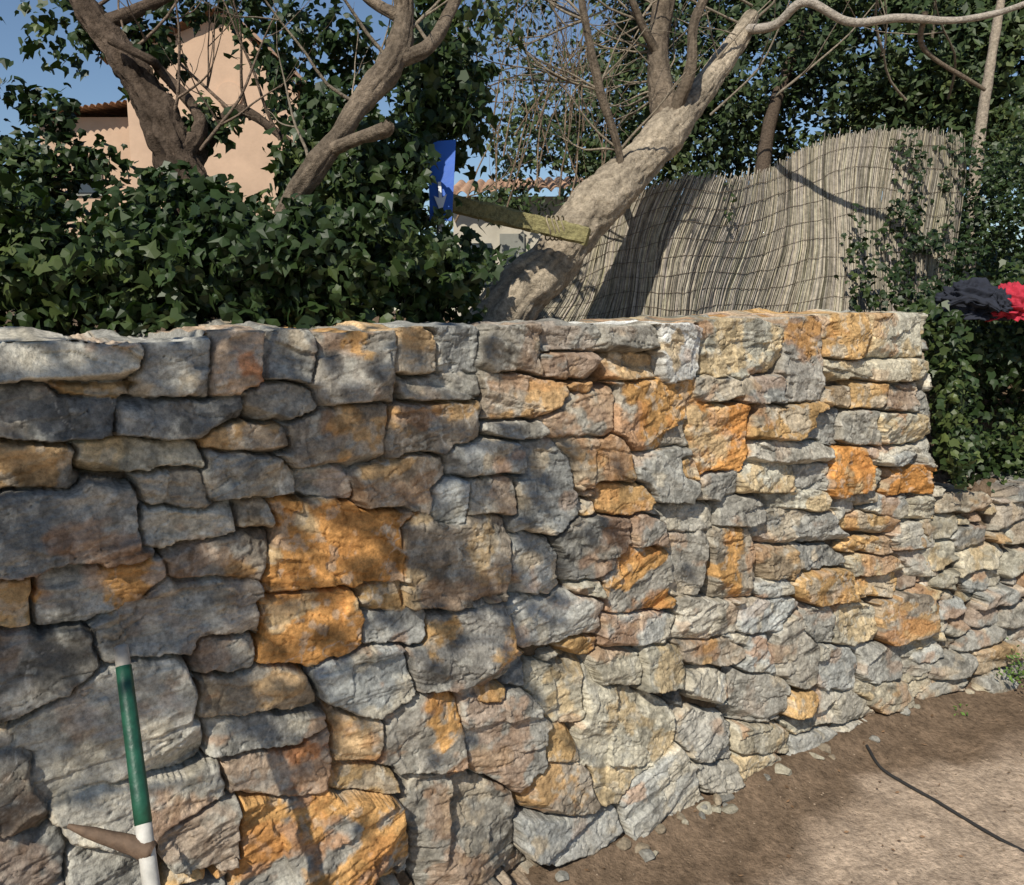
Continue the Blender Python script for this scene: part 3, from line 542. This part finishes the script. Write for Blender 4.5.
roof_plane("roof",(wx(448,d2),9.7,wz(206,d2)),(wx(628,d2),9.7,wz(198,d2)),(wx(628,d2),12,wz(160,d2)),(wx(448,d2),12,wz(166,d2)),o)
box("door",wx(500,d2),wx(524,d2),9.95,9.995,1.3,wz(236,d2),Mwd,o); box("window",wx(470,d2),wx(492,d2),9.96,9.995,wz(285,d2),wz(245,d2),Mgl,o)
# ---------------------------------------------------------------- pickaxe
e_=empty("pickaxe"); 
dt=A.hit(125,650)[1]*.88; db=A.hit(150,885)[1]*.78
def hp(t): return pt(121+(153-121)*t,646+(900-646)*t,dt+(db-dt)*t)
def seg_(name,t0,t1,r0,r1,mat):
    mb=MB(); tube(mb,[hp(t0-.004)]+[hp(t0+(t1-t0)*k/6) for k in range(7)]+[hp(t1+.004)],[r0*.6]+[r0+(r1-r0)*k/6 for k in range(7)]+[r1*.6],16,1); mb.done(name,mat,parent=e_)
Mz=plain("worn_wood",(.40,.36,.30),.7,.35,30,.4,.002,120); Mwh=plain("chalky_white_paint",(.48,.46,.41),.6,.3,25,.3,.001,120)
seg_("handle_end",0,.085,.0115,.0125,Mz); seg_("handle_green",.08,.70,.0130,.0140,Mg); seg_("handle_white",.695,1.25,.0132,.014,Mwh)
Mi=plain("rusty_iron",(.13,.085,.055),.8,.4,30,.8,.004,60,.2)
mb=MB(); c=hp(.80); l=pt(68,826,db*1.02)
tube(mb,[c+(c-l)*.10,c,c+(l-c)*.4,c+(l-c)*.75,l],[.012,.017,.013,.010,.004],12,5,.15,30); mb.done("head",Mi,parent=e_)
# ---------------------------------------------------------------- jacket
e_=empty("jacket")
Mn=plain("navy_cloth",(.014,.017,.028),.9,.3,30,.3,.002,200); Mrd=plain("red_cloth",(.40,.018,.04),.85,.25,20,.3,.002,200)
def cloth(name,c,rx,ry,rz,mat,seed):
    n=120; a=np.linspace(0,2*np.pi,n,endpoint=False); b=np.linspace(.02,np.pi/2+.6,60); Aa,Bb=np.meshgrid(a,b)
    x=np.sin(Bb)*np.cos(Aa);y=np.sin(Bb)*np.sin(Aa);z=np.cos(Bb); R_=lambda f,s:1-np.abs(vn3(x*f+y*f*.6+s,y*f+seed,z*f*1.5+x*f*.4,seed+s)-.5)*2
    k=.34+.44*R_(2,0)+.34*R_(4,3)**1.5+.12*R_(8,6)**2; V=np.stack([c[0]+rx*x*k,c[1]+ry*y*k,c[2]+rz*z*k-.03*np.hypot(x,y)**2],-1).reshape(-1,3); m=len(b)
    I=np.arange((m-1)*n).reshape(m-1,n);J=np.roll(I,-1,1); mesh_np(name,V,np.stack([I,J,J+n,I+n],-1).reshape(-1,4),mat,parent=e_)
cloth("body",pt(972,302,3.45),.14,.12,.09,Mn,3); cloth("lining",pt(1012,304,3.38),.10,.09,.08,Mrd,8); cloth("hood",pt(1048,302,3.5),.12,.1,.08,Mn,14); cloth("collar",pt(1000,300,3.33),.045,.04,.045,Mn,19)
mb=MB(); tube(mb,[pt(946,306,3.37),pt(966,299,3.33),pt(986,302,3.3),pt(1000,311,3.27)],[.012,.018,.016,.015],18,9,.7,30,np.array([.02,.02,.03])); mb.done("sleeve",Mn,parent=e_)
# ---------------------------------------------------------------- weeds at the wall foot
Cs=[];Ns=[]
for u,v,k in ((938,712,60),(1003,668,70),(948,706,40),(1010,655,40),(640,866,14)):
    Wn=Bw if u>900 else A; g=Wn.hit(u,v)[0]+Wn.n*.05; Cs.append(g+rng.normal(0,1,(k,3))*np.array([.035,.03,.022])); Ns.append(rng.normal(0,.5,(k,3))+np.array([0,-.3,.8]))
C_=np.vstack(Cs); n_=len(C_); leaves("weeds",C_,np.vstack(Ns),rng.uniform(.012,.03,n_),leafcol(n_,C_,(.05,.09,.02),(.09,.16,.03),(.16,.24,.05)),M_leaf,OV,OF)
k=160; s=rng.uniform(-.5,3.2,k);o=rng.uniform(.03,1.2,k)**1.3; q=A.B+A.e*s[:,None]+A.n*o[:,None]; q[:,2]=gz(q[:,0],q[:,1])+.010+.06*np.exp(-o*9)
leaves("fallen_leaves",q,rng.normal(0,.3,(k,3))+np.array([0,0,1]),rng.uniform(.010,.022,k),np.array([.20,.12,.065])*rng.uniform(.4,1.3,(k,1)),M_leaf,OV,OF)
